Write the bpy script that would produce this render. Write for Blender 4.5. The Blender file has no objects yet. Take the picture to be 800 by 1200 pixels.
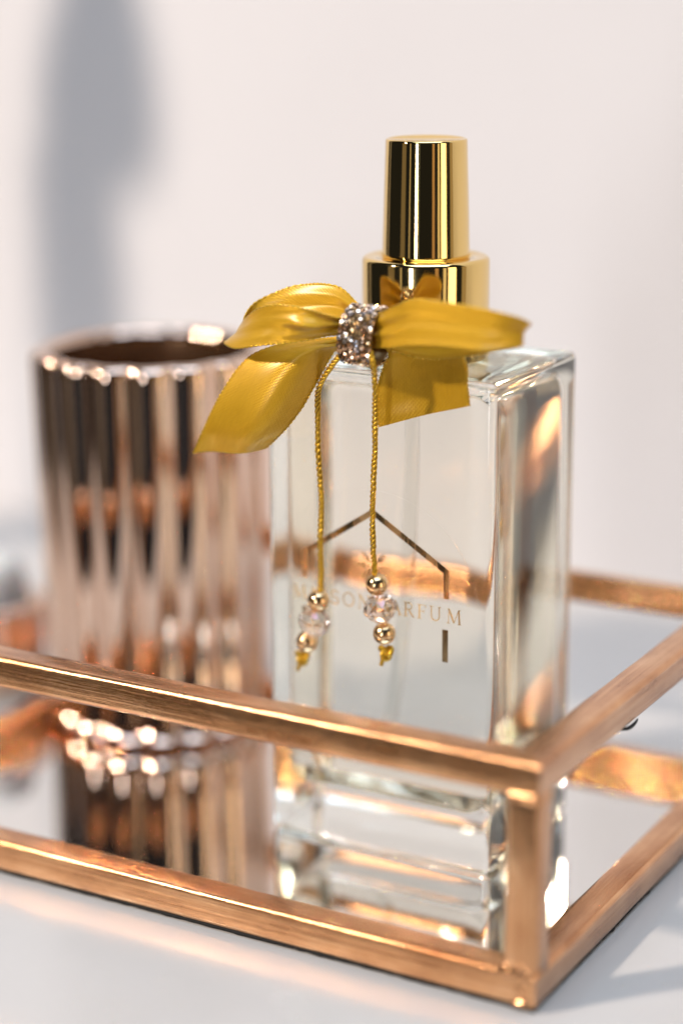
import bpy, bmesh, math, random
from mathutils import Vector, Matrix, noise
random.seed(7)
MM = 0.001
scene = bpy.context.scene
COL = scene.collection

# ---------------------------------------------------------------- camera
F = Vector((-0.47907, 0.83795, -0.26139)).normalized()
yaw, roll = 0.5194, -0.0056
R0 = Vector((math.cos(yaw), math.sin(yaw), 0.0))
U0 = R0.cross(F)
R = R0 * math.cos(roll) + U0 * math.sin(roll)
U = R.cross(F)
cam_d = bpy.data.cameras.new("camera")
cam = bpy.data.objects.new("camera", cam_d)
COL.objects.link(cam)
M = Matrix((R, U, -F)).transposed().to_4x4()
M.translation = Vector((127.61, -287.68, 172.69)) * MM
cam.matrix_world = M
cam_d.sensor_fit = 'VERTICAL'
cam_d.sensor_height = 36.0
cam_d.sensor_width = 24.0
cam_d.lens = 2420.0 / 1200.0 * 36.0
cam_d.clip_start = 0.01
cam_d.clip_end = 20.0
cam_d.dof.use_dof = True
cam_d.dof.focus_distance = 0.379
cam_d.dof.aperture_fstop = 3.9
cam_d.dof.aperture_blades = 0
scene.camera = cam

# ---------------------------------------------------------------- light
world = bpy.data.worlds.new("World")
scene.world = world
world.use_nodes = True
bgn = world.node_tree.nodes["Background"]
bgn.inputs[0].default_value = (0.62, 0.66, 0.78, 1)
bgn.inputs[1].default_value = 0.025


def area_lamp(name, loc, target, sx, sy, power, color, shape='RECTANGLE'):
    d = bpy.data.lights.new(name, 'AREA')
    d.shape = shape
    d.size = sx
    d.size_y = sy
    d.energy = power
    d.color = color
    o = bpy.data.objects.new(name, d)
    COL.objects.link(o)
    o.location = Vector(loc) * MM
    o.rotation_euler = (Vector(target) - Vector(loc)).to_track_quat('-Z', 'Y').to_euler()
    return o


area_lamp("key_lamp", (-880, -947, 967), (-40, 40, 60), 0.10, 0.10, 22.0, (1.0, 0.87, 0.76), 'DISK')
area_lamp("overhead_fill_lamp", (120, -120, 1250), (-80, 120, 60), 1.0, 0.8, 13.0, (0.62, 0.78, 1.0))  # added cool fill from above, lifts the shadows
area_lamp("reflection_strip_lamp", (-25, -1230, 165), (-20, 100, 40), 0.11, 0.45, 2.8, (0.96, 0.97, 1.0))  # added strip for the cap's white band and the back rail glow
area_lamp("side_lamp", (1080, -235, 140), (-52, 59, 90), 0.30, 0.8, 2.4, (1.0, 0.80, 0.58))  # added warm strip, gives the cap its right-hand gold band

for ang, dist, w, pw_, colr in ((-66, 1300, 0.30, 0.15, (1.0, 0.80, 0.55)), (-46, 1500, 0.07, 0.12, (1.0, 0.86, 0.66)),
                               (-20, 1500, 0.05, 0.05, (0.8, 0.9, 1.0)), (19, 1500, 0.16, 0.22, (1.0, 0.60, 0.32)),
                               (33, 1400, 0.12, 0.32, (1.0, 0.84, 0.60)), (70, 1200, 0.20, 0.20, (1.0, 0.78, 0.50)), (96, 1100, 0.14, 0.12, (1.0, 0.9, 0.8))):
    a_ = math.radians(ang)                                    # seen from the bottle, degrees right of the camera
    dx = 0.46 * math.cos(a_) + 0.868 * math.sin(a_)
    dy = -0.887 * math.cos(a_) + 0.496 * math.sin(a_)
    area_lamp("reflection_lamp", (-52 + dist * dx, 59 + dist * dy, 60), (-52, 59, 90), w, 0.9, pw_, colr)  # added dim strips standing in for room surfaces mirrored in the metal

vs = scene.view_settings
vs.view_transform = 'Standard'
vs.look = 'None'
vs.exposure = 0.03
vs.gamma = 1.0
vs.use_curve_mapping = False
cy = scene.cycles
cy.max_bounces = 28
cy.transmission_bounces = 24
cy.glossy_bounces = 12
cy.diffuse_bounces = 5
cy.transparent_max_bounces = 16
cy.caustics_reflective = False
cy.caustics_refractive = True
cy.blur_glossy = 1.0
cy.sample_clamp_indirect = 0.0
cy.use_denoising = True
try:
    cy.denoiser = 'OPENIMAGEDENOISE'
except Exception:
    pass


# ---------------------------------------------------------------- materials
def mat(name):
    m = bpy.data.materials.new(name)
    m.use_nodes = True
    nt = m.node_tree
    return m, nt, nt.nodes["Principled BSDF"]


def node(nt, kind, **kw):
    n = nt.nodes.new(kind)
    for k, v in kw.items():
        if k in n.inputs:
            n.inputs[k].default_value = v
        else:
            setattr(n, k, v)
    return n


def ramp(nt, fac, stops):
    r = nt.nodes.new('ShaderNodeValToRGB')
    e = r.color_ramp.elements
    while len(e) < len(stops):
        e.new(0.5)
    for i, (p, c) in enumerate(stops):
        e[i].position = p
        e[i].color = (c[0], c[1], c[2], 1)
    nt.links.new(fac, r.inputs[0])
    return r.outputs[0]


def mapping(nt, src, scale, loc=(0, 0, 0)):
    tc = nt.nodes.new('ShaderNodeTexCoord')
    mp = nt.nodes.new('ShaderNodeMapping')
    mp.inputs['Scale'].default_value = scale
    mp.inputs['Location'].default_value = loc
    nt.links.new(tc.outputs[src], mp.inputs['Vector'])
    return mp.outputs['Vector']


def noise_tex(nt, vec, scale, detail=4.0, rough=0.55):
    n = node(nt, 'ShaderNodeTexNoise', Scale=scale, Detail=detail, Roughness=rough)
    nt.links.new(vec, n.inputs['Vector'])
    return n.outputs[0]


def bump(nt, bsdf, height, strength, dist):
    b = node(nt, 'ShaderNodeBump', Strength=strength, Distance=dist)
    nt.links.new(height, b.inputs['Height'])
    nt.links.new(b.outputs[0], bsdf.inputs['Normal'])


def m_wall():
    m, nt, b = mat("painted_wall")
    v = mapping(nt, 'Object', (1, 1, 1))
    n = noise_tex(nt, v, 9.0, 3.0)
    nt.links.new(ramp(nt, n, [(0.3, (0.77, 0.74, 0.735)), (0.7, (0.80, 0.77, 0.765))]), b.inputs['Base Color'])
    b.inputs['Roughness'].default_value = 0.75
    bump(nt, b, noise_tex(nt, v, 900.0, 2.0), 0.15, 0.0003)
    return m


def m_table():
    m, nt, b = mat("lacquered_table")
    v = mapping(nt, 'Object', (1, 1, 1))
    n = noise_tex(nt, v, 25.0, 4.0)
    nt.links.new(ramp(nt, n, [(0.3, (0.59, 0.555, 0.515)), (0.7, (0.625, 0.59, 0.55))]), b.inputs['Base Color'])
    r = noise_tex(nt, v, 60.0, 5.0)
    mr = node(nt, 'ShaderNodeMapRange')
    mr.inputs['To Min'].default_value = 0.15
    mr.inputs['To Max'].default_value = 0.27
    nt.links.new(r, mr.inputs['Value'])
    nt.links.new(mr.outputs[0], b.inputs['Roughness'])
    b.inputs['IOR'].default_value = 1.45
    bump(nt, b, noise_tex(nt, v, 35.0, 2.0), 0.05, 0.0006)
    return m


def m_copper():
    m, nt, b = mat("brushed_copper")
    b.inputs['Coat Weight'].default_value = 0.55
    b.inputs['Coat Roughness'].default_value = 0.17
    v = mapping(nt, 'UV', (14.0, 900.0, 1))
    streak = noise_tex(nt, v, 1.0, 6.0, 0.7)
    v2 = mapping(nt, 'UV', (60.0, 140.0, 1))
    blot = noise_tex(nt, v2, 1.0, 4.0)
    mx = node(nt, 'ShaderNodeMix', data_type='FLOAT')
    mx.inputs[0].default_value = 0.52
    nt.links.new(streak, mx.inputs[2])
    nt.links.new(blot, mx.inputs[3])
    f = mx.outputs[0]
    nt.links.new(ramp(nt, f, [(0.34, (0.36, 0.145, 0.052)), (0.5, (0.67, 0.335, 0.15)), (0.66, (0.89, 0.53, 0.28))]), b.inputs['Base Color'])
    b.inputs['Metallic'].default_value = 1.0
    mr = node(nt, 'ShaderNodeMapRange')
    mr.inputs['From Min'].default_value = 0.3
    mr.inputs['From Max'].default_value = 0.7
    mr.inputs['To Min'].default_value = 0.32
    mr.inputs['To Max'].default_value = 0.17
    nt.links.new(f, mr.inputs['Value'])
    nt.links.new(mr.outputs[0], b.inputs['Roughness'])
    bump(nt, b, f, 0.55, 0.00045)
    return m


def m_simple(name, col, rough, metallic=0.0, **kw):
    m, nt, b = mat(name)
    b.inputs['Base Color'].default_value = (*col, 1)
    b.inputs['Roughness'].default_value = rough
    b.inputs['Metallic'].default_value = metallic
    for k, v in kw.items():
        b.inputs[k.replace('_', ' ')].default_value = v
    return m


def m_mirror():
    m, nt, b = mat("mirror")
    b.inputs['Metallic'].default_value = 1.0
    b.inputs['Base Color'].default_value = (0.84, 0.85, 0.85, 1)
    v = mapping(nt, 'Object', (1, 1, 1))
    n = noise_tex(nt, v, 60.0, 5.0)
    mr = node(nt, 'ShaderNodeMapRange')
    mr.inputs['To Min'].default_value = 0.0
    mr.inputs['To Max'].default_value = 0.06
    nt.links.new(n, mr.inputs['Value'])
    nt.links.new(mr.outputs[0], b.inputs['Roughness'])
    return m


def m_glass(name, col, ior, rough=0.0):
    m, nt, b = mat(name)
    nt.nodes.remove(b)
    g = node(nt, 'ShaderNodeBsdfGlass', Roughness=rough, IOR=ior)
    g.inputs['Color'].default_value = (*col, 1)
    out = [n for n in nt.nodes if n.type == 'OUTPUT_MATERIAL'][0]
    nt.links.new(g.outputs[0], out.inputs['Surface'])
    return m


def m_gold(name, col, rough, scratch=True):
    m, nt, b = mat(name)
    b.inputs['Metallic'].default_value = 1.0
    b.inputs['Base Color'].default_value = (*col, 1)
    v = mapping(nt, 'Object', (1, 1, 0.15))
    n = noise_tex(nt, v, 300.0, 4.0)
    mr = node(nt, 'ShaderNodeMapRange')
    mr.inputs['From Min'].default_value = 0.35
    mr.inputs['From Max'].default_value = 0.75
    mr.inputs['To Min'].default_value = rough * 0.4
    mr.inputs['To Max'].default_value = rough * 2.4
    nt.links.new(n, mr.inputs['Value'])
    nt.links.new(mr.outputs[0], b.inputs['Roughness'])
    if scratch:
        bump(nt, b, noise_tex(nt, mapping(nt, 'Object', (1, 1, 1)), 60.0, 2.0), 0.07, 0.0005)
    return m


def m_satin():
    m, nt, b = mat("satin_ribbon")
    # UV in millimetres: u along the ribbon, v across it
    v = mapping(nt, 'UV', (1, 1, 1))
    fine = mapping(nt, 'UV', (0.35, 2.0, 1))
    n = noise_tex(nt, fine, 1.2, 5.0)
    nt.links.new(ramp(nt, n, [(0.25, (0.82, 0.43, 0.010)), (0.75, (0.94, 0.54, 0.024))]), b.inputs['Base Color'])
    b.inputs['Roughness'].default_value = 0.33
    b.inputs['Metallic'].default_value = 0.42
    b.inputs['Anisotropic'].default_value = 0.6
    b.inputs['Specular IOR Level'].default_value = 0.7
    b.inputs['Specular Tint'].default_value = (1.0, 0.85, 0.45, 1)
    b.inputs['Coat Weight'].default_value = 0.8
    b.inputs['Coat Roughness'].default_value = 0.30
    b.inputs['Sheen Weight'].default_value = 0.15
    b.inputs['Sheen Roughness'].default_value = 0.4
    b.inputs['Sheen Tint'].default_value = (1.0, 0.85, 0.45, 1)
    w1 = node(nt, 'ShaderNodeTexWave', wave_type='BANDS', bands_direction='DIAGONAL', Scale=0.8, Distortion=0.8)
    w2 = node(nt, 'ShaderNodeTexWave', wave_type='BANDS', bands_direction='Y', Scale=1.0, Distortion=0.8)
    nt.links.new(v, w1.inputs['Vector'])
    nt.links.new(v, w2.inputs['Vector'])
    mu = node(nt, 'ShaderNodeMath', operation='MULTIPLY')
    nt.links.new(w1.outputs['Fac'], mu.inputs[0])
    nt.links.new(w2.outputs['Fac'], mu.inputs[1])
    cr = noise_tex(nt, mapping(nt, 'UV', (0.12, 0.5, 1)), 1.0, 3.0)      # soft handling creases
    ad = node(nt, 'ShaderNodeMath', operation='MULTIPLY_ADD')
    nt.links.new(cr, ad.inputs[0])
    ad.inputs[1].default_value = 1.6
    nt.links.new(mu.outputs[0], ad.inputs[2])
    bump(nt, b, ad.outputs[0], 0.55, 0.00016)
    tr = nt.nodes.new('ShaderNodeBsdfTranslucent')
    tr.inputs['Color'].default_value = (0.75, 0.48, 0.03, 1)
    mix = node(nt, 'ShaderNodeMixShader')
    mix.inputs[0].default_value = 0.16
    out = [k for k in nt.nodes if k.type == 'OUTPUT_MATERIAL'][0]
    nt.links.new(b.outputs[0], mix.inputs[1])
    nt.links.new(tr.outputs[0], mix.inputs[2])
    nt.links.new(mix.outputs[0], out.inputs['Surface'])
    return m


def m_rhinestone():
    m, nt, b = mat("rhinestones")
    a = nt.nodes.new('ShaderNodeAttribute')
    a.attribute_name = "stone"
    nt.links.new(a.outputs['Color'], b.inputs['Base Color'])
    b.inputs['Metallic'].default_value = 0.85
    b.inputs['Roughness'].default_value = 0.10
    b.inputs['Coat Weight'].default_value = 0.8
    b.inputs['Coat Roughness'].default_value = 0.02
    return m


def m_rose_mirror():
    m, nt, b = mat("rose_mirror_glass")
    v = mapping(nt, 'Object', (1, 1, 0.25))
    n = noise_tex(nt, v, 120.0, 4.0)
    nt.links.new(ramp(nt, n, [(0.3, (0.74, 0.51, 0.38)), (0.7, (0.85, 0.63, 0.50))]), b.inputs['Base Color'])
    b.inputs['Metallic'].default_value = 1.0
    b.inputs['Roughness'].default_value = 0.035
    b.inputs['Coat Weight'].default_value = 0.5
    bump(nt, b, noise_tex(nt, mapping(nt, 'Object', (1, 1, 0.4)), 110.0, 2.0), 0.05, 0.0008)
    return m


MAT = dict(
    wall=m_wall(), table=m_table(), copper=m_copper(), mirror=m_mirror(),
    felt=m_simple("black_sealant", (0.012, 0.011, 0.010), 0.8),
    glass=m_glass("clear_glass", (0.986, 0.992, 0.980), 1.5),
    liquid=m_glass("pale_perfume", (0.992, 0.975, 0.940), 1.36 / 1.5),
    tube=m_glass("dip_tube_plastic", (0.93, 0.93, 0.92), 1.06, 0.02),
    gold=m_gold("polished_gold", (0.85, 0.61, 0.24), 0.05),
    bead=m_gold("bead_gold", (0.80, 0.56, 0.30), 0.12),
    foil=m_gold("foil_print", (0.66, 0.47, 0.25), 0.22, False),
    lettering=m_gold("foil_lettering", (0.92, 0.68, 0.36), 0.42, False),
    cord=m_simple("gold_thread", (0.70, 0.42, 0.035), 0.32, 0.75),
    satin=m_satin(), stone=m_rhinestone(),
    band=m_simple("band_backing", (0.25, 0.16, 0.07), 0.4, 0.8),
    crystal=m_simple("champagne_crystal", (0.97, 0.83, 0.74), 0.0, 0.0, Transmission_Weight=1.0, IOR=1.56, Thin_Film_Thickness=140.0, Thin_Film_IOR=1.9),
    rose=m_rose_mirror(),
    lining=m_simple("jar_lining", (0.30, 0.17, 0.09), 0.25, 0.9),
    wax=m_simple("candle_wax", (0.80, 0.76, 0.70), 0.5, 0.0, Subsurface_Weight=0.2),
    film=m_glass("sticker_film", (0.998, 0.998, 0.997), 1.05, 0.0),
    caster=m_simple("caster_surface", (0.30, 0.27, 0.25), 0.35),
)


# ---------------------------------------------------------------- helpers
def link(name, me, material, parent=None, smooth=True):
    o = bpy.data.objects.new(name, me)
    COL.objects.link(o)
    if material is not None and len(me.materials) == 0:
        me.materials.append(MAT[material])
    if smooth is not None:
        me.polygons.foreach_set('use_smooth', [smooth] * len(me.polygons))
    if parent is not None:
        o.parent = parent
        o.matrix_parent_inverse = parent.matrix_world.inverted()
    return o


def thing(name, loc, label, cat, group=None):
    o = bpy.data.objects.new(name, None)
    o.empty_display_size = 0.01
    COL.objects.link(o)
    o.location = Vector(loc) * MM
    o.matrix_world = Matrix.Translation(o.location)
    o['label'] = label
    o['category'] = cat
    if group:
        o['group'] = group
    return o


def mesh(name, verts, faces, uvs=None):
    me = bpy.data.meshes.new(name)
    me.from_pydata([Vector(v) * MM for v in verts], [], faces)
    if uvs is not None:
        ul = me.uv_layers.new(name="UVMap")
        for l in me.loops:
            ul.data[l.index].uv = uvs[l.vertex_index]
    me.update()
    return me


def recalc(me):
    bm = bmesh.new()
    bm.from_mesh(me)
    bmesh.ops.recalc_face_normals(bm, faces=bm.faces)
    bm.to_mesh(me)
    bm.free()
    return me


def rounded_box(name, lo, hi, bevel, seg=4):
    bm = bmesh.new()
    bmesh.ops.create_cube(bm, size=1.0)
    lo, hi = Vector(lo), Vector(hi)
    for v in bm.verts:
        v.co = Vector((lo[i] + (v.co[i] + 0.5) * (hi[i] - lo[i]) for i in range(3))) * MM
    bmesh.ops.bevel(bm, geom=list(bm.edges), offset=bevel * MM, segments=seg, profile=0.5, affect='EDGES', clamp_overlap=True)
    me = bpy.data.meshes.new(name)
    bm.to_mesh(me)
    bm.free()
    return me


def lathe(name, profile, centre, seg=64, flute=None):
    """profile: (r, z) list, closed at the axis where r = 0."""
    verts, faces, rows = [], [], []
    cx, cyy = centre
    for (r, z, *amp) in profile:
        if r < 1e-6:
            rows.append([len(verts)])
            verts.append((cx, cyy, z))
            continue
        row = []
        for k in range(seg):
            a = 2 * math.pi * k / seg
            rr = r + (flute(a) * amp[0] if flute and amp else 0.0)
            row.append(len(verts))
            verts.append((cx + rr * math.cos(a), cyy + rr * math.sin(a), z))
        rows.append(row)
    for a, b in zip(rows, rows[1:]):
        for k in range(seg):
            k2 = (k + 1) % seg
            if len(a) == 1 and len(b) == 1:
                continue
            if len(a) == 1:
                faces.append((a[0], b[k2], b[k]))
            elif len(b) == 1:
                faces.append((a[k], a[k2], b[0]))
            else:
                faces.append((a[k], a[k2], b[k2], b[k]))
    return recalc(mesh(name, verts, faces))


def catmull(pts, n):
    P = [Vector(p) for p in pts]
    P = [P[0] * 2 - P[1]] + P + [P[-1] * 2 - P[-2]]
    m = len(P) - 3
    out = []
    for i in range(n):
        x = i / (n - 1) * m
        k = min(int(x), m - 1)
        t = x - k
        a, b, c, d = P[k:k + 4]
        out.append(0.5 * (2 * b + (c - a) * t + (2 * a - 5 * b + 4 * c - d) * t * t + (3 * b - a - 3 * c + d) * t ** 3))
    return out


def frames(path):
    T = []
    for i in range(len(path)):
        T.append((path[min(i + 1, len(path) - 1)] - path[max(i - 1, 0)]).normalized())
    n = T[0].orthogonal().normalized()
    res = []
    for t in T:
        n = (n - t * n.dot(t)).normalized()
        res.append((t, n, t.cross(n)))
    return res


def tube(name, path, radius, seg=8, cap=True, acc=None):
    """tube along a path; radius is a number or a function of the index. acc collects into one mesh."""
    verts, faces = acc if acc is not None else ([], [])
    base = len(verts)
    for i, (p, (t, n, b)) in enumerate(zip(path, frames(path))):
        r = radius(i) if callable(radius) else radius
        for k in range(seg):
            a = 2 * math.pi * k / seg
            verts.append(p + n * (r * math.cos(a)) + b * (r * math.sin(a)))
    for i in range(len(path) - 1):
        for k in range(seg):
            k2 = (k + 1) % seg
            faces.append((base + i * seg + k, base + i * seg + k2, base + (i + 1) * seg + k2, base + (i + 1) * seg + k))
    if cap:
        faces.append(tuple(base + k for k in reversed(range(seg))))
        e = base + (len(path) - 1) * seg
        faces.append(tuple(e + k for k in range(seg)))
    if acc is None:
        return recalc(mesh(name, verts, faces))


def arclen_path(pts, step):
    dense = catmull(pts, 400)
    out, acc = [dense[0]], 0.0
    for a, b in zip(dense, dense[1:]):
        acc += (b - a).length
        if acc >= step:
            out.append(b)
            acc = 0.0
    out.append(dense[-1])
    return out


# ---------------------------------------------------------------- setting
def sheet(name, verts, material, label, cat):
    o = link(name, mesh(name, verts, [(0, 1, 2, 3)]), material, smooth=False)
    o['kind'] = 'structure'
    o['label'] = label
    o['category'] = cat
    return o


WALL_Y = 220
sheet('wall', [(-800, WALL_Y, -80), (600, WALL_Y, -80), (600, WALL_Y, 600), (-800, WALL_Y, 600)], 'wall', 'plain pinkish white wall behind the tray', 'wall')
o = link('table', rounded_box('table', (-375, -62, -30), (250, WALL_Y - 1, 0), 3.0, 3), 'table', smooth=False)
o['kind'] = 'structure'
o['label'] = 'glossy pale grey table top under the copper tray'
o['category'] = 'table'

# ---------------------------------------------------------------- tray
W, H, TL, TD = 6.3, 45.0, 158.0, 107.0
Z0 = 0.7                                                     # rails start above the black sealant
tray = thing('mirror_tray', (-TL / 2, TD / 2, 0), 'copper framed mirror tray holding the glass perfume bottle', 'tray')


def section(w, r=1.05, seg=6):
    pts = []
    for cx, cz, a0 in ((w - r, w - r, 0), (r, w - r, 90), (r, r, 180), (w - r, r, 270)):
        for k in range(seg + 1):
            a = math.radians(a0 + 90 * k / seg)
            pts.append((cx + r * math.cos(a), cz + r * math.sin(a)))
    return pts


def bar(name, frame, length, w, mitre=True, wob=0.09, seed=0):
    """bar of rounded square section; frame(s, a, b) maps length, across, up to world mm.
    a = 0 is the outer side; mitred ends are cut at 45 degrees towards the inner side."""
    sec = section(w)
    n = max(12, int(length / 3))
    per, acc = [], 0.0
    for i, q in enumerate(sec):
        if i:
            acc += math.dist(q, sec[i - 1])
        per.append(acc)
    verts, faces, uvs = [], [], []
    m = len(sec)
    for i in range(n + 1):
        t = i / n
        for j, (a, b) in enumerate(sec):
            s = (a + (length - 2 * a) * t) if mitre else length * t
            nz = noise.noise(Vector((s * 0.07 + seed * 13.1, a * 0.25, b * 0.25)))
            nz2 = noise.noise(Vector((s * 0.4 + seed * 5.7, a * 0.4, b * 0.4 + 9)))
            k = 1 + wob * 0.25 * nz + wob * 0.12 * nz2
            fade = min(1, 8 * t, 8 * (1 - t))
            k = 1 + (k - 1) * fade
            aa, bb = w / 2 + (a - w / 2) * k, w / 2 + (b - w / 2) * k
            verts.append(frame(s, aa, bb))
            uvs.append((s * 0.001 + seed * 0.37, per[j] * 0.001 + seed * 0.11))
    for i in range(n):
        for j in range(m):
            j2 = (j + 1) % m
            faces.append((i * m + j, i * m + j2, (i + 1) * m + j2, (i + 1) * m + j))
    if not mitre:
        faces.append(tuple(range(m)))
        faces.append(tuple(n * m + j for j in range(m)))
    return recalc(mesh(name, verts, faces, uvs))


sd = 1
CT, ST = math.cos(math.radians(-11)), math.sin(math.radians(-11))
for zb in (Z0, H - W):
    for fr, ln, side in ((lambda s, a, b, z=zb: (-s, a, z + b), TL, 0),                     # front
                   (lambda s, a, b, z=zb: (-s, TD - W / 2 - (a - W / 2) * CT - (b - W / 2) * ST, z + W / 2 + (b - W / 2) * CT - (a - W / 2) * ST), TL, 0),   # back, set with a slight twist
                   (lambda s, a, b, z=zb: (-a, s, z + b), TD, 0),                     # right
                   (lambda s, a, b, z=zb: (-TL + a, s, z + b), TD, 1)):            # left, open above the mirror
        if side and zb > Z0:
            continue
        link('rail', bar('rail', fr, ln, W, True, seed=sd), 'copper', tray)
        sd += 1
pw = W - 0.16
for px, py, sx, sy in ((-0.08, 0.08, -1, 1), (-0.08, TD - 0.08, -1, -1), (-TL + 0.08, 0.08, 1, 1), (-TL + 0.08, TD - 0.08, 1, -1)):
    fr = lambda s, a, b, px=px, py=py, sx=sx, sy=sy: (px + sx * a, py + sy * b, Z0 + W - 1.2 + s)
    link('post', bar('post', fr, H - 2 * W - Z0 + 2.4, pw, False, wob=0.3, seed=sd), 'copper', tray)
    sd += 1
    # soldered fillets where the post meets the rails
    for z, up in ((Z0 + W, 1), (H - W, -1)):
        vs_, fs_ = [], []
        for along in (0, 1):
            base = len(vs_)
            n = 9
            for i in range(n):
                t = i / (n - 1) * math.pi / 2
                d, h = 1.7 * (1 - math.sin(t)), 1.7 * (1 - math.cos(t))
                for side in (1.2, W - 1.2):
                    if along == 0:
                        p = (px + sx * (pw - 0.3 + d), py + sy * side, z + up * (h - 0.12))
                    else:
                        p = (px + sx * side, py + sy * (pw - 0.3 + d), z + up * (h - 0.12))
                    vs_.append(Vector(p) + 0.12 * noise.noise_vector(Vector(p) * 0.5))
            for i in range(n - 1):
                k = base + 2 * i
                fs_.append((k, k + 1, k + 3, k + 2))
        me = recalc(mesh('solder_fillet', vs_, fs_, [(v.x * .001 + .5, v.z * .001) for v in vs_]))
        link('solder_fillet', me, 'copper', tray)


def lump(name, c, rad, seed, parent, material='copper', rough=0.35):
    bm = bmesh.new()
    bmesh.ops.create_icosphere(bm, subdivisions=3, radius=1.0)
    for v in bm.verts:
        k = 1 + rough * noise.noise(v.co * 1.6 + Vector((seed * 7.3, 0, 0))) + 0.15 * noise.noise(v.co * 4 + Vector((seed, 3, 0)))
        v.co = Vector((v.co[i] * rad[i] * k + c[i] for i in range(3))) * MM
    me = bpy.data.meshes.new(name)
    bm.to_mesh(me)
    bm.free()
    return link(name, me, material, parent)


for i, (c, r) in enumerate((((-5.2, 0.9, 6.6), (2.6, 1.3, 1.6)), ((-2.6, 0.6, 3.6), (1.6, 1.0, 2.0)), ((-3.0, 1.0, 1.4), (2.4, 1.3, 0.9)), ((-1.2, 1.6, 6.8), (1.4, 1.8, 1.5)))):
    lump('solder_bead', c, r, i + 2, tray)
# black sealant under the rails, slightly ragged
for a, b, across in (((-TL + 0.5, 0.9), (-0.5, 0.9), 'y'), ((-TL + 0.5, TD - 0.9), (-0.5, TD - 0.9), 'y'), ((-0.9, 1), (-0.9, TD - 1), 'x'), ((-TL + 0.9, 1), (-TL + 0.9, TD - 1), 'x')):
    path = []
    for k in range(121):
        t = k / 120
        p = Vector((a[0] + (b[0] - a[0]) * t, a[1] + (b[1] - a[1]) * t, 0.55))
        j = 0.35 * noise.noise(Vector((k * 0.5, a[0], b[1]))) + 0.2 * noise.noise(Vector((k * 1.3, a[1], 4)))
        p += Vector((j, 0, 0)) if across == 'x' else Vector((0, j, 0))
        path.append(p)
    link('sealant_strip', tube('sealant_strip', path, 0.53, 6), 'felt', tray)
path = catmull([(-0.5, 35.5, 39.0), (-0.4, 37.0, 38.7), (-0.2, 38.5, 38.4), (0.0, 40.0, 38.4), (0.2, 41.2, 38.7), (0.3, 42.0, 39.2)], 24)
link('sealant_crumb', tube('sealant_crumb', path, lambda i: 0.1 + 0.28 * math.sin(math.pi * i / 23) ** 0.8, 7), 'felt', tray)
link('mirror_plate', rounded_box('mirror_plate', (-TL + 3, 3, 0.6), (-3, TD - 3, 2.0), 0.15, 1), 'mirror', tray, smooth=False)

# ---------------------------------------------------------------- bottle
BX0, BX1, BY0, BY1, BZ0, BZ1 = -76.5, -28.3, 40.5, 77.5, 2.03, 98.0
bottle = thing('perfume_bottle', ((BX0 + BX1) / 2, (BY0 + BY1) / 2, BZ0), 'clear rectangular glass perfume bottle with gold cap', 'perfume bottle')
gb = link('glass_body', rounded_box('glass_body', (BX0, BY0, BZ0), (BX1, BY1, BZ1), 1.4, 5), 'glass', bottle)
cav = rounded_box('perfume', (BX0 + 2.4, BY0 + 2.4, 12.5), (BX1 - 2.4, BY1 - 2.4, 94.5), 5.0, 12)
link('perfume', cav, 'liquid', bottle)
AX = (-51.9, 59.0)
tp = catmull([(-51.9, 59, 93.0), (-52.2, 60, 75), (-54, 62, 50), (-58, 65, 25), (-61, 67, 15.5)], 40)
link('dip_tube', tube('dip_tube', tp, 1.35, 12), 'tube', bottle)
rc = 12.1
col_prof = [(0, 98.15), (rc - 0.2, 98.15), (rc, 98.4), (rc, 110)]
for k in range(7):
    a = math.pi / 2 * k / 6
    col_prof.append((rc - 0.9 + 0.9 * math.cos(a), 116.4 + 0.9 * math.sin(a)))
col_prof += [(9.0, 117.35), (8.6, 117.0), (8.4, 116.8), (0, 116.8)]
link('collar', lathe('collar', col_prof, AX, 96), 'gold', bottle)
cap_prof = [(0, 117.0), (8.15, 117.0), (8.3, 117.2), (8.28, 117.9), (8.0, 128)]
for k in range(6):
    a = math.pi / 2 * k / 5
    cap_prof.append((7.66 - 0.45 + 0.45 * math.cos(a), 138.8 + 0.45 * math.sin(a)))
cap_prof += [(7.0, 139.2), (6.8, 139.0), (0, 138.9)]
link('cap', lathe('cap', cap_prof, AX, 96), 'gold', bottle)

# clear round sticker with foil print on the front face
SC = Vector((-53.2, 53.2))
seg = 96
sv, sf = [], []
for y in (BY0 - 0.02, BY0 - 0.09):
    for k in range(seg):
        a = 2 * math.pi * k / seg
        sv.append((SC.x + 22.3 * math.cos(a), y, SC.y + 22.3 * math.sin(a)))
for k in range(seg):
    k2 = (k + 1) % seg
    sf.append((k, k2, seg + k2, seg + k))
sf.append(tuple(range(seg)))
sf.append(tuple(seg + k for k in range(seg)))
sticker = link('sticker', recalc(mesh('sticker', sv, sf)), 'film', bottle, smooth=False)


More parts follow.
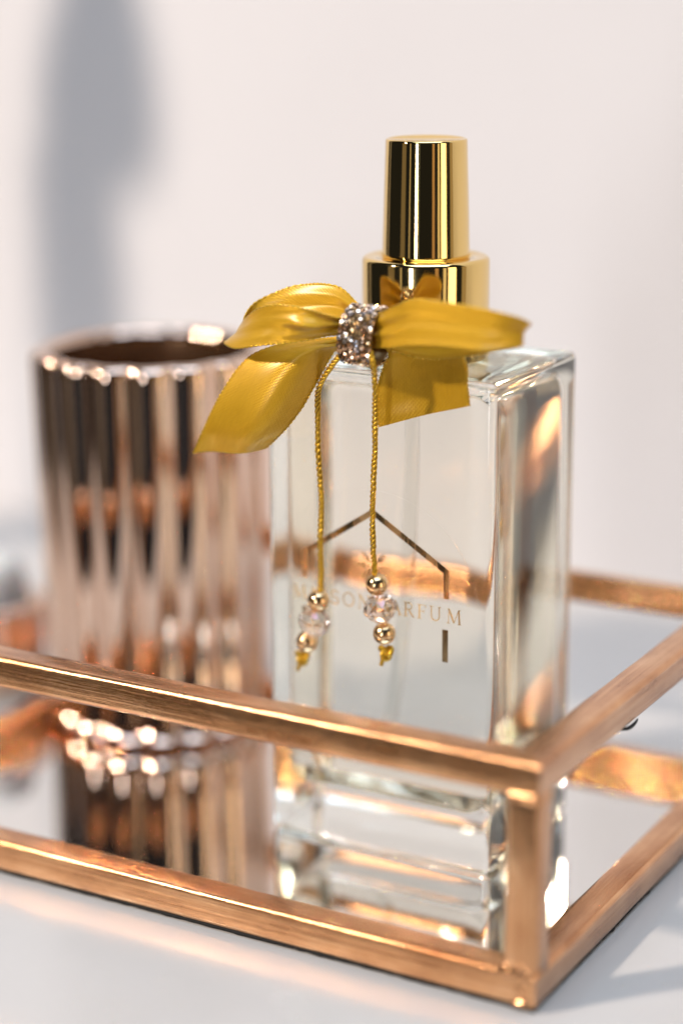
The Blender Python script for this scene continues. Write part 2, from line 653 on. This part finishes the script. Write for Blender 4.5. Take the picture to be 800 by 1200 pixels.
class Print:
    """thin foil print on the plane y = BY0 - 0.1 .. - 0.13"""
    def __init__(self):
        self.v, self.f = [], []

    def poly(self, pts):
        b, n = len(self.v), len(pts)
        for y in (BY0 - 0.11, BY0 - 0.16):
            for x, z in pts:
                self.v.append((x, y, z))
        self.f.append(tuple(b + k for k in range(n)))
        self.f.append(tuple(b + n + k for k in range(n)))
        for k in range(n):
            k2 = (k + 1) % n
            self.f.append((b + k, b + k2, b + n + k2, b + n + k))

    def stroke(self, pts, w, w2=None):
        P = [Vector(p) for p in pts]
        L, Rr = [], []
        for i, p in enumerate(P):
            d1 = (P[i] - P[i - 1]).normalized() if i else (P[1] - P[0]).normalized()
            d2 = (P[i + 1] - P[i]).normalized() if i < len(P) - 1 else d1
            n1, n2 = Vector((-d1.y, d1.x)), Vector((-d2.y, d2.x))
            n = (n1 + n2).normalized()
            k = 1 / max(0.3, n.dot(n1))
            ww = w if w2 is None else w2[i]
            L.append(p + n * (ww / 2 * k))
            Rr.append(p - n * (ww / 2 * k))
        for i in range(len(P) - 1):
            self.poly([tuple(L[i]), tuple(L[i + 1]), tuple(Rr[i + 1]), tuple(Rr[i])])

    def done(self, name, material, parent):
        return link(name, recalc(mesh(name, self.v, self.f)), material, parent, smooth=False)


hp = Print()
hp.stroke([(-68.2, 56.3), (-68.2, 61.4), (-53.2, 71.2), (-37.6, 61.7), (-37.6, 56.4)], 1.15)
hp.stroke([(-68.2, 50.4), (-68.2, 44.0)], 1.2)
hp.stroke([(-37.8, 50.4), (-37.8, 44.0)], 1.2)
hp.done('house_outline', 'foil', sticker)
sp = Print()
for k in range(8):
    a = math.radians(90 + 45 * k)
    d = Vector((math.cos(a), math.sin(a)))
    q = Vector((-d.y, d.x))
    c0 = Vector((-53.0, 60.6))
    sp.stroke([c0 + d * 0.9, c0 + d * 2.5], 0.24)
    for s in (-1, 1):
        b0 = c0 + d * 1.6
        sp.stroke([b0, b0 + (d + q * s * 0.8) * 0.75], 0.2)
    tip = c0 + d * 2.9
    ring = [tip + d * 0.55 * math.cos(t) + q * 0.26 * math.sin(t) for t in [2 * math.pi * j / 10 for j in range(11)]]
    sp.stroke(ring, 0.2)
sp.done('leaf_emblem', 'foil', sticker)
ARC = lambda cx, cz, rx, rz, a0, a1, n=12: [(cx + rx * math.cos(math.radians(a0 + (a1 - a0) * k / n)), cz + rz * math.sin(math.radians(a0 + (a1 - a0) * k / n))) for k in range(n + 1)]
K, T, S = 0.15, 0.06, 0.05
GLYPH = {
    'M': [([(-.42, 0), (-.38, 1)], T), ([(-.38, 1), (0, .05)], K), ([(0, .05), (.36, 1)], T), ([(.36, 1), (.42, 0)], K), ([(-.55, 0), (-.3, 0)], S), ([(.27, 0), (.56, 0)], S), ([(-.5, 1), (-.34, 1)], S), ([(.33, 1), (.5, 1)], S)],
    'A': [([(-.36, 0), (0, 1)], T), ([(0, 1), (.37, 0)], K), ([(-.22, .36), (.22, .36)], S), ([(-.5, 0), (-.24, 0)], S), ([(.22, 0), (.52, 0)], S)],
    'I': [([(0, 0), (0, 1)], K), ([(-.17, 0), (.17, 0)], S), ([(-.17, 1), (.17, 1)], S)],
    'S': [(ARC(0, .74, .24, .25, 25, 265), .1), (ARC(0, .25, .27, .25, 85, -155), .12), ([(.24, .7), (.24, .92)], S), ([(-.27, .08), (-.27, .32)], S)],
    'O': [(ARC(0, .5, .42, .48, 0, 360, 24), .1)],
    'N': [([(-.34, 0), (-.34, 1)], T), ([(-.34, 1), (.34, 0)], K), ([(.34, 0), (.34, 1)], T), ([(-.5, 1), (-.3, 1)], S), ([(-.5, 0), (-.2, 0)], S), ([(.2, 1), (.5, 1)], S)],
    'P': [([(-.2, 0), (-.2, 1)], K), ([(-.2, .97), (.04, .97)] + ARC(.04, .73, .24, .24, 90, -90) + [(-.2, .49)], .08), ([(-.36, 0), (-.03, 0)], S), ([(-.36, 1), (-.2, 1)], S)],
    'R': [([(-.24, 0), (-.24, 1)], K), ([(-.24, .97), (0, .97)] + ARC(0, .74, .24, .23, 90, -90) + [(-.24, .51)], .08), ([(-.02, .5), (.36, 0)], .12), ([(-.4, 0), (-.08, 0)], S), ([(.28, 0), (.46, 0)], S), ([(-.4, 1), (-.24, 1)], S)],
    'F': [([(-.2, 0), (-.2, 1)], K), ([(-.36, .97), (.28, .97)], S), ([(-.2, .53), (.14, .53)], S), ([(-.36, 0), (-.03, 0)], S), ([(.28, .97), (.28, .78)], S), ([(.14, .64), (.14, .42)], S)],
    'U': [([(-.3, 1), (-.3, .35)] + ARC(0, .33, .3, .3, 180, 360) + [(.3, .35), (.3, 1)], .1), ([(-.45, 1), (-.14, 1)], S), ([(.18, 1), (.44, 1)], S)],
}
lp = Print()
HT = 2.75
for ch, x in zip("MAISONPARFUM", (-69.4, -66.3, -63.9, -61.5, -58.5, -55.1, -51.4, -48.4, -45.5, -42.7, -39.9, -36.0)):
    for pts, w in GLYPH[ch]:
        lp.stroke([(x + a * HT, 51.85 + b * HT) for a, b in pts], w * HT * 0.85)
lp.done('lettering', 'lettering', sticker)

# ---------------------------------------------------------------- bow
bow = thing('ribbon_bow', (-51.3, 36, 98.2), 'mustard gold satin bow with sparkling knot and two beaded cords', 'bow')
RIB = dict(
    L_lo=[(-53.4, 33.0, 106.2), (-56.8, 30.5, 106.0), (-62.1, 27.5, 104.9), (-68.5, 26.0, 104.0), (-74.8, 27.5, 102.7), (-79.4, 31.0, 102.8), (-79.1, 35.5, 102.6), (-71.2, 38.0, 103.2), (-60.5, 37.0, 104.9), (-54.6, 36.0, 106.2)],
    L_hi=[(-53.0, 33.0, 109.0), (-55.5, 30.5, 109.5), (-58.9, 27.2, 111.1), (-64.1, 26.5, 111.7), (-70.0, 28.0, 110.3), (-75.7, 32.0, 107.3), (-75.8, 36.5, 109.8), (-69.2, 39.5, 112.9), (-60.6, 39.5, 113.6), (-53.6, 36.0, 111.0)],
    R_lo=[(-49.9, 33.0, 104.1), (-44.5, 30.5, 105.0), (-38.6, 29.0, 106.2), (-32.2, 28.0, 106.8), (-24.8, 28.3, 106.7), (-18.7, 31.0, 107.6), (-26.0, 34.8, 105.2), (-38.6, 36.5, 102.4), (-46.5, 36.5, 103.1), (-50.8, 36.0, 104.3)],
    R_hi=[(-49.5, 33.0, 109.4), (-43.3, 30.5, 112.4), (-38.1, 29.0, 114.3), (-29.0, 28.0, 114.1), (-19.8, 28.5, 113.0), (-17.3, 31.0, 111.3), (-22.4, 34.8, 109.8), (-33.7, 37.5, 109.0), (-43.9, 37.5, 108.9), (-50.8, 36.0, 108.4)],
    TL_a=[(-55.5, 35.5, 105.3), (-62.1, 35.0, 104.2), (-69.4, 33.5, 102.8), (-74.8, 31.0, 99.9), (-79.3, 29.0, 93.2), (-82.6, 28.5, 86.9), (-85.6, 29.0, 81.3)],
    TL_b=[(-55.2, 35.5, 103.7), (-57.7, 35.5, 102.9), (-59.4, 35.0, 100.6), (-61.2, 34.0, 96.8), (-64.0, 32.5, 91.3), (-67.2, 31.5, 87.0), (-71.0, 31.5, 83.4)],
    TR_a=[(-50.1, 36.0, 104.4), (-47.6, 36.5, 102.6), (-49.1, 37.0, 99.6), (-50.5, 37.6, 95.7), (-50.9, 38.0, 91.9), (-50.5, 38.3, 88.4)],
    TR_b=[(-49.2, 36.0, 105.1), (-40.2, 37.0, 105.7), (-34.5, 37.6, 104.9), (-32.7, 38.0, 102.0), (-32.6, 38.6, 98.1), (-32.4, 39.0, 94.1)],
)


def ribbon(name, ea, eb, bulge, wrinkle, both_ends, seed):
    NT, NS = 110, 28
    A, B = catmull(ea, NT), catmull(eb, NT)
    grid, uv = [], []
    ua = 0.0
    for i in range(NT):
        if i:
            ua += 0.5 * ((A[i] - A[i - 1]).length + (B[i] - B[i - 1]).length)
        t = i / (NT - 1)
        i0, i1 = max(0, i - 1), min(NT - 1, i + 1)
        tan = ((A[i1] - A[i0]) + (B[i1] - B[i0])).normalized()
        nrm = tan.cross(B[i] - A[i]).normalized()
        end = math.exp(-t / 0.17) + (math.exp(-(1 - t) / 0.17) if both_ends else 0)
        row = []
        for j in range(NS):
            s = j / (NS - 1)
            b_ = bulge(t, s) if callable(bulge) else bulge * 4 * s * (1 - s)
            w_ = wrinkle * end * math.asin(0.96 * math.sin(2 * math.pi * 2.4 * s + seed + 1.2 * t)) * (0.3 + 0.7 * math.sin(math.pi * s))
            w_ += 0.22 * noise.noise(Vector((t * 5 + seed, s * 2.0, seed)))
            row.append(A[i].lerp(B[i], s) + nrm * (b_ + w_))
            uv.append((ua, s * 15.5))
        grid.append(row)
    verts = [v for row in grid for v in row]
    faces = []
    for i in range(NT - 1):
        for j in range(NS - 1):
            k = i * NS + j
            faces.append((k, k + 1, k + NS + 1, k + NS))
    o = link(name, mesh(name, verts, faces, uv), 'satin', bow)
    md = o.modifiers.new("thickness", 'SOLIDIFY')
    md.thickness = 0.22 * MM
    md.offset = 0.0
    for j in (0, NS - 1):
        path = arclen_path([grid[i][j] for i in range(0, NT, 2)] + [grid[NT - 1][j]], 0.2)
        link('selvage', tube('selvage', path, lambda i: 0.15 + 0.075 * math.sin(i * 1.7) + 0.02 * math.sin(i * 0.31), 6), 'cord', o)
    return o


ribbon('loop', RIB['L_lo'], RIB['L_hi'], lambda t, s: 0.5 * math.sin(math.pi * s) * math.sin(math.pi * t) - 1.9 * math.exp(-((t - 0.2) / 0.07) ** 2 - ((s - 0.62) / 0.22) ** 2), 0.55, True, 1.0)
ribbon('loop', RIB['R_lo'], RIB['R_hi'], lambda t, s: -0.5 * math.sin(math.pi * s) * math.sin(math.pi * t), 0.36, True, 2.3)
ribbon('tail', RIB['TL_a'], RIB['TL_b'], lambda t, s: 3.4 * math.sin(math.pi * s) * (0.3 + 0.7 * math.sin(math.pi * t ** 0.9)) - 0.9 * math.sin(2 * math.pi * s) * t, 0.6, False, 4.1)
ribbon('tail', RIB['TR_a'], RIB['TR_b'], lambda t, s: (-1.3 + 0.8 * t) * math.sin(math.pi * s) + 0.45 * math.sin(2 * math.pi * (s + 0.3 * t)), 0.6, False, 5.2)

tie = [(-51.0, 36.8, 105.6), (-46.5, 42.0, 105.0)]
for k in range(13):
    a = math.radians(-62 + 304 * k / 12)
    tie.append((AX[0] + 12.75 * math.cos(a), AX[1] + 12.75 * math.sin(a), 104.6 + 0.3 * math.sin(3 * a)))
tie += [(-56.5, 42.0, 105.0), (-51.6, 36.8, 105.6)]
link('neck_tie', tube('neck_tie', catmull(tie, 160), lambda i: 0.5 + 0.05 * math.sin(i * 1.9), 8), 'cord', bow)

# sparkling band round the knot
KC = Vector((-51.2, 34.0, 106.1))


def band_pt(phi, x, k=0.0):
    z = (5.1 + k) * math.sin(phi)
    return Vector((KC.x + x + 0.10 * z, KC.y - (4.2 + k) * math.cos(phi), KC.z + z))


bw = 3.4
bv, bf = [], []
nphi = 48
for i in range(nphi):
    phi = 2 * math.pi * i / nphi
    for x, k in ((-bw, -0.7), (-bw, 0), (bw, 0), (bw, -0.7)):
        bv.append(band_pt(phi, x, k))
for i in range(nphi):
    i2 = (i + 1) % nphi
    for q in range(4):
        q2 = (q + 1) % 4
        bf.append((i * 4 + q, i * 4 + q2, i2 * 4 + q2, i2 * 4 + q))
band = link('knot_band', recalc(mesh('knot_band', bv, bf)), 'band', bow)
rv, rf, rcol = [], [], []
for i in range(24):
    for j in range(6):
        phi = 2 * math.pi * (i + 0.5 * (j % 2)) / 24 + random.uniform(-.03, .03)
        x = -bw + 0.45 + j * (2 * bw - 0.9) / 5 + random.uniform(-.08, .08)
        c = band_pt(phi, x, 0.0)
        nrm = (band_pt(phi, x, 1.0) - c).normalized()
        nrm = (nrm + Vector([random.uniform(-.3, .3) for _ in range(3)])).normalized()
        t1 = nrm.orthogonal().normalized()
        t2 = nrm.cross(t1)
        rot = random.uniform(0, 2)
        r = random.uniform(0.56, 0.70)
        b = len(rv)
        for rr, hh in ((r, 0.0), (r, 0.18), (r * 0.55, 0.52)):
            for k in range(7):
                a = rot + 2 * math.pi * k / 7
                rv.append(c + t1 * rr * math.cos(a) + t2 * rr * math.sin(a) + nrm * hh)
        n0 = len(rf)
        for lv in (0, 1):
            for k in range(7):
                k2 = (k + 1) % 7
                rf.append((b + lv * 7 + k, b + lv * 7 + k2, b + lv * 7 + 7 + k2, b + lv * 7 + 7 + k))
        rf.append(tuple(b + 14 + k for k in range(7)))
        base = random.choice([(0.78, 0.50, 0.32), (0.95, 0.80, 0.66), (0.55, 0.32, 0.18), (0.86, 0.62, 0.44), (0.84, 0.76, 0.76), (0.70, 0.46, 0.22)])
        rcol += [base] * (len(rf) - n0)
me = mesh('rhinestones', rv, rf)
ca = me.color_attributes.new("stone", 'FLOAT_COLOR', 'CORNER')
for p_, c_ in zip(me.polygons, rcol):
    for li in p_.loop_indices:
        ca.data[li].color = (*c_, 1)
o = link('rhinestones', me, 'stone', band, smooth=False)
o['kind'] = 'stuff'


def cord(pts, beads):
    path = arclen_path(pts, 0.16)
    path = [p + 0.35 * noise.noise_vector(p * 0.13) + 0.10 * noise.noise_vector(p * 0.5) for p in path]
    fr = frames(path)
    acc = ([], [])
    for k in range(3):
        ph = 2 * math.pi * k / 3
        strand = []
        for i, (p, (t, n, b)) in enumerate(zip(path, fr)):
            a = ph + 2 * math.pi * i * 0.16 / 2.3
            strand.append(p + (n * math.cos(a) + b * math.sin(a)) * (0.345 + 0.03 * math.sin(i * 0.11)))
        tube('', strand, lambda i: 0.245 + 0.02 * math.sin(i * 2.1) + 0.02 * math.sin(i * 0.17 + k), 7, True, acc)
    c = link('cord', recalc(mesh('cord', *acc)), 'cord', bow)
    B = [Vector(b) for b in beads]
    for idx, rb in ((0, 2.15), (2, 2.15)):
        prof = [(rb * math.cos(math.radians(q)), rb * math.sin(math.radians(q))) for q in range(-76, 77, 8)]
        prof = [(0.0, prof[0][1] + 0.25)] + prof + [(0.0, prof[-1][1] - 0.25)]
        me = lathe('gold_bead', prof, (0, 0), 40)
        o = link('gold_bead', me, 'bead', None)
        axis = (B[1] - B[idx]) if idx == 0 else (B[2] - B[1])
        place(o, B[idx], axis, c)
    prof = [(0.0, -2.6), (1.3, -2.65), (2.45, -1.75), (3.25, -0.55), (3.25, 0.55), (2.45, 1.75), (1.3, 2.65), (0.0, 2.6)]
    verts, faces = [], []
    ns = 9
    rows = []
    for q, (r, z) in enumerate(prof):
        if r == 0:
            rows.append([len(verts)] * ns)
            verts.append((0, 0, z))
        else:
            rows.append([len(verts) + k for k in range(ns)])
            for k in range(ns):
                a = 2 * math.pi * (k + 0.5 * (q % 2)) / ns
                verts.append((r * math.cos(a), r * math.sin(a), z))
    for q in range(len(rows) - 1):
        a_, b_ = rows[q], rows[q + 1]
        for k in range(ns):
            k2 = (k + 1) % ns
            if q % 2 == 0:
                tris = ((a_[k], a_[k2], b_[k]), (a_[k2], b_[k2], b_[k]))
            else:
                tris = ((a_[k], b_[k2], b_[k]), (a_[k], a_[k2], b_[k2]))
            for t in tris:
                if len(set(t)) == 3:
                    faces.append(t)
    o = link('crystal_bead', recalc(mesh('crystal_bead', verts, faces)), 'crystal', None, smooth=False)
    place(o, B[1], B[2] - B[0], c)
    kn = []
    for i in range(81):
        a = 2 * math.pi * i / 80
        kn.append(B[3] + Vector((0.55 * (math.sin(a) + 2 * math.sin(2 * a)), 0.5 * -math.sin(3 * a), 0.55 * (math.cos(a) - 2 * math.cos(2 * a)))) * 0.85)
    acc = ([], [])
    tube('', kn, lambda i: 0.46 + 0.06 * math.sin(i * 1.9), 8, True, acc)
    tube('', catmull([B[3], B[3] + Vector((-.5, -.2, -1.2)), B[3] + Vector((-.9, -.3, -2.6))], 14), lambda i: 0.42 + 0.05 * math.sin(i * 2), 8, True, acc)
    link('end_knot', recalc(mesh('end_knot', *acc)), 'cord', c)


def place(o, centre, axis, parent):
    q = axis.normalized().to_track_quat('Z', 'Y').to_matrix().to_4x4()
    m = Matrix.Translation(centre * MM) @ q
    for v in o.data.vertices:
        v.co = m @ v.co
    o.parent = parent
    o.matrix_parent_inverse = Matrix.Identity(4)


cord([(-52.5, 31.0, 104.0), (-54.8, 31.5, 102.6), (-58.0, 33.0, 99.1), (-61.3, 34.5, 95.0), (-61.9, 35.0, 89.4), (-62.0, 36.0, 77.8), (-62.1, 36.6, 67.6), (-62.8, 37.0, 55.6), (-63.2, 37.0, 54.4)],
     [(-63.2, 37.0, 53.2), (-64.0, 36.9, 48.8), (-65.8, 37.0, 44.5), (-67.2, 37.5, 40.9)])
cord([(-48.6, 30.8, 104.4), (-47.8, 30.6, 102.0), (-47.9, 31.8, 97.8), (-49.0, 33.5, 86.3), (-50.2, 35.0, 72.9), (-50.7, 36.8, 60.5), (-50.5, 37.0, 59.4)],
     [(-50.5, 37.0, 58.3), (-49.7, 36.8, 53.8), (-48.9, 37.0, 48.9), (-48.8, 37.5, 45.0)])


# ---------------------------------------------------------------- jars
def fluted_jar(name, centre, r0, r1, top, nfl, amp, label, cat):
    j = thing(name, (centre[0], centre[1], 2.0), label, cat)
    prof = [(0, 2.9, 0), (r0 * 0.45, 2.9, 0), (r0 * 0.6, 2.05, 0.1), (r0 * 0.72, 2.05, 0.3)]
    rc_ = r0 * 0.26
    for k in range(9):
        a = math.pi / 2 * k / 8
        prof.append((r0 * 0.74 + rc_ * math.sin(a), 2.05 + rc_ * (1 - math.cos(a)), 0.4 + 0.6 * math.sin(a)))
    zs = 2.05 + rc_
    for k in range(1, 15):
        t = k / 15
        prof.append((r0 + (r1 - r0) * t, zs + (top - 3 - zs) * t, 1.0))
    prof += [(r1, top - 3.0, 1.0), (r1, top - 2.2, 0.95)]
    for k in range(7):
        a = math.pi * k / 6
        prof.append((r1 - 1.9 + 1.9 * math.cos(a), top - 1.5 + 1.5 * math.sin(a), 0.55 + 0.35 * math.cos(a)))
    fl = lambda a: amp * (abs(math.sin(nfl * a / 2)) ** 0.8 - 0.5)
    link('body', lathe('body', prof, centre, nfl * 14, fl), 'rose', j)
    ri = r1 - 3.9
    inner = [(ri + 0.25, top - 1.6), (ri, top - 5), (r0 - 2.5, 9.5), (r0 - 5, 7.2), (0, 7.0)]
    link('lining', lathe('lining', inner, centre, 96), 'lining', j)
    return j


fluted_jar('fluted_jar', (-131.3, 81.5), 24.2, 25.8, 89.3, 16, 2.0, 'tall rose gold fluted mirror glass jar beside the perfume bottle', 'jar')
vot = fluted_jar('votive_cup', (-183.0, 84.0), 12.0, 13.4, 25.0, 16, 1.2, 'small copper fluted votive cup with pale candle, standing outside the tray', 'votive cup')
cprof = [(0, 7.3), (9.2, 7.3), (9.4, 12), (9.3, 30), (8.6, 33), (6.5, 35), (3, 35.4), (0, 35.0)]
link('candle', lathe('candle', cprof, (-183.0, 84.0), 48), 'wax', vot)
vot.location.z -= 2.03 * MM                                  # it stands on the table, not on the mirror

# ---------------------------------------------------------------- unseen form added off-frame, shaped to cast the wall shadow
caster = thing('shadow_caster', (-340, 60, 0), 'unseen tall dark form with rounded head, added to cast the soft wall shadow', 'caster')
rings = [(-303, 0.2, 0), (-303, 0.2, 11), (-303, 3, 13.5), (-303, 40, 14), (-303.3, 90, 12.5), (-303.3, 125, 12), (-303.3, 150, 11.9), (-304, 170, 11.2), (-303.5, 175, 11.2), (-303, 176.5, 9), (-303, 176.5, 0)]


def loft_rings(name, rings, mt, parent):
    verts, faces = [], []
    n = 40
    for x, z, r in rings:
        for k in range(n):
            a = 2 * math.pi * k / n
            verts.append((x - 37 + 1.1 * r * math.cos(a), 60 + 1.1 * r * math.sin(a), z + (52 if z > 20 else 0)))
    for i in range(len(rings) - 1):
        for k in range(n):
            k2 = (k + 1) % n
            faces.append((i * n + k, i * n + k2, (i + 1) * n + k2, (i + 1) * n + k))
    link(name, recalc(mesh(name, verts, faces)), mt, parent)


loft_rings('body', rings, 'caster', caster)
loft_rings('caster_head', [(-297, 177.0, 0), (-297, 177.2, 11), (-296.6, 182, 14.6), (-295.5, 190, 15.4), (-294.5, 201, 14.3), (-293.5, 212, 12.2), (-293, 222, 9.4), (-293, 232, 6), (-293, 240, 0)], 'caster', caster)

# ---------------------------------------------------------------- light refracted through the bottle
for o in bpy.data.objects:
    if o.type == 'LIGHT' and o.name.startswith('key_lamp'):
        o.data.cycles.is_caustics_light = True
    elif o.name in ('glass_body', 'perfume'):
        o.cycles.is_caustics_caster = True
    elif o.name.split('.')[0] in ('rail', 'post', 'wall', 'table'):
        o.cycles.is_caustics_receiver = True
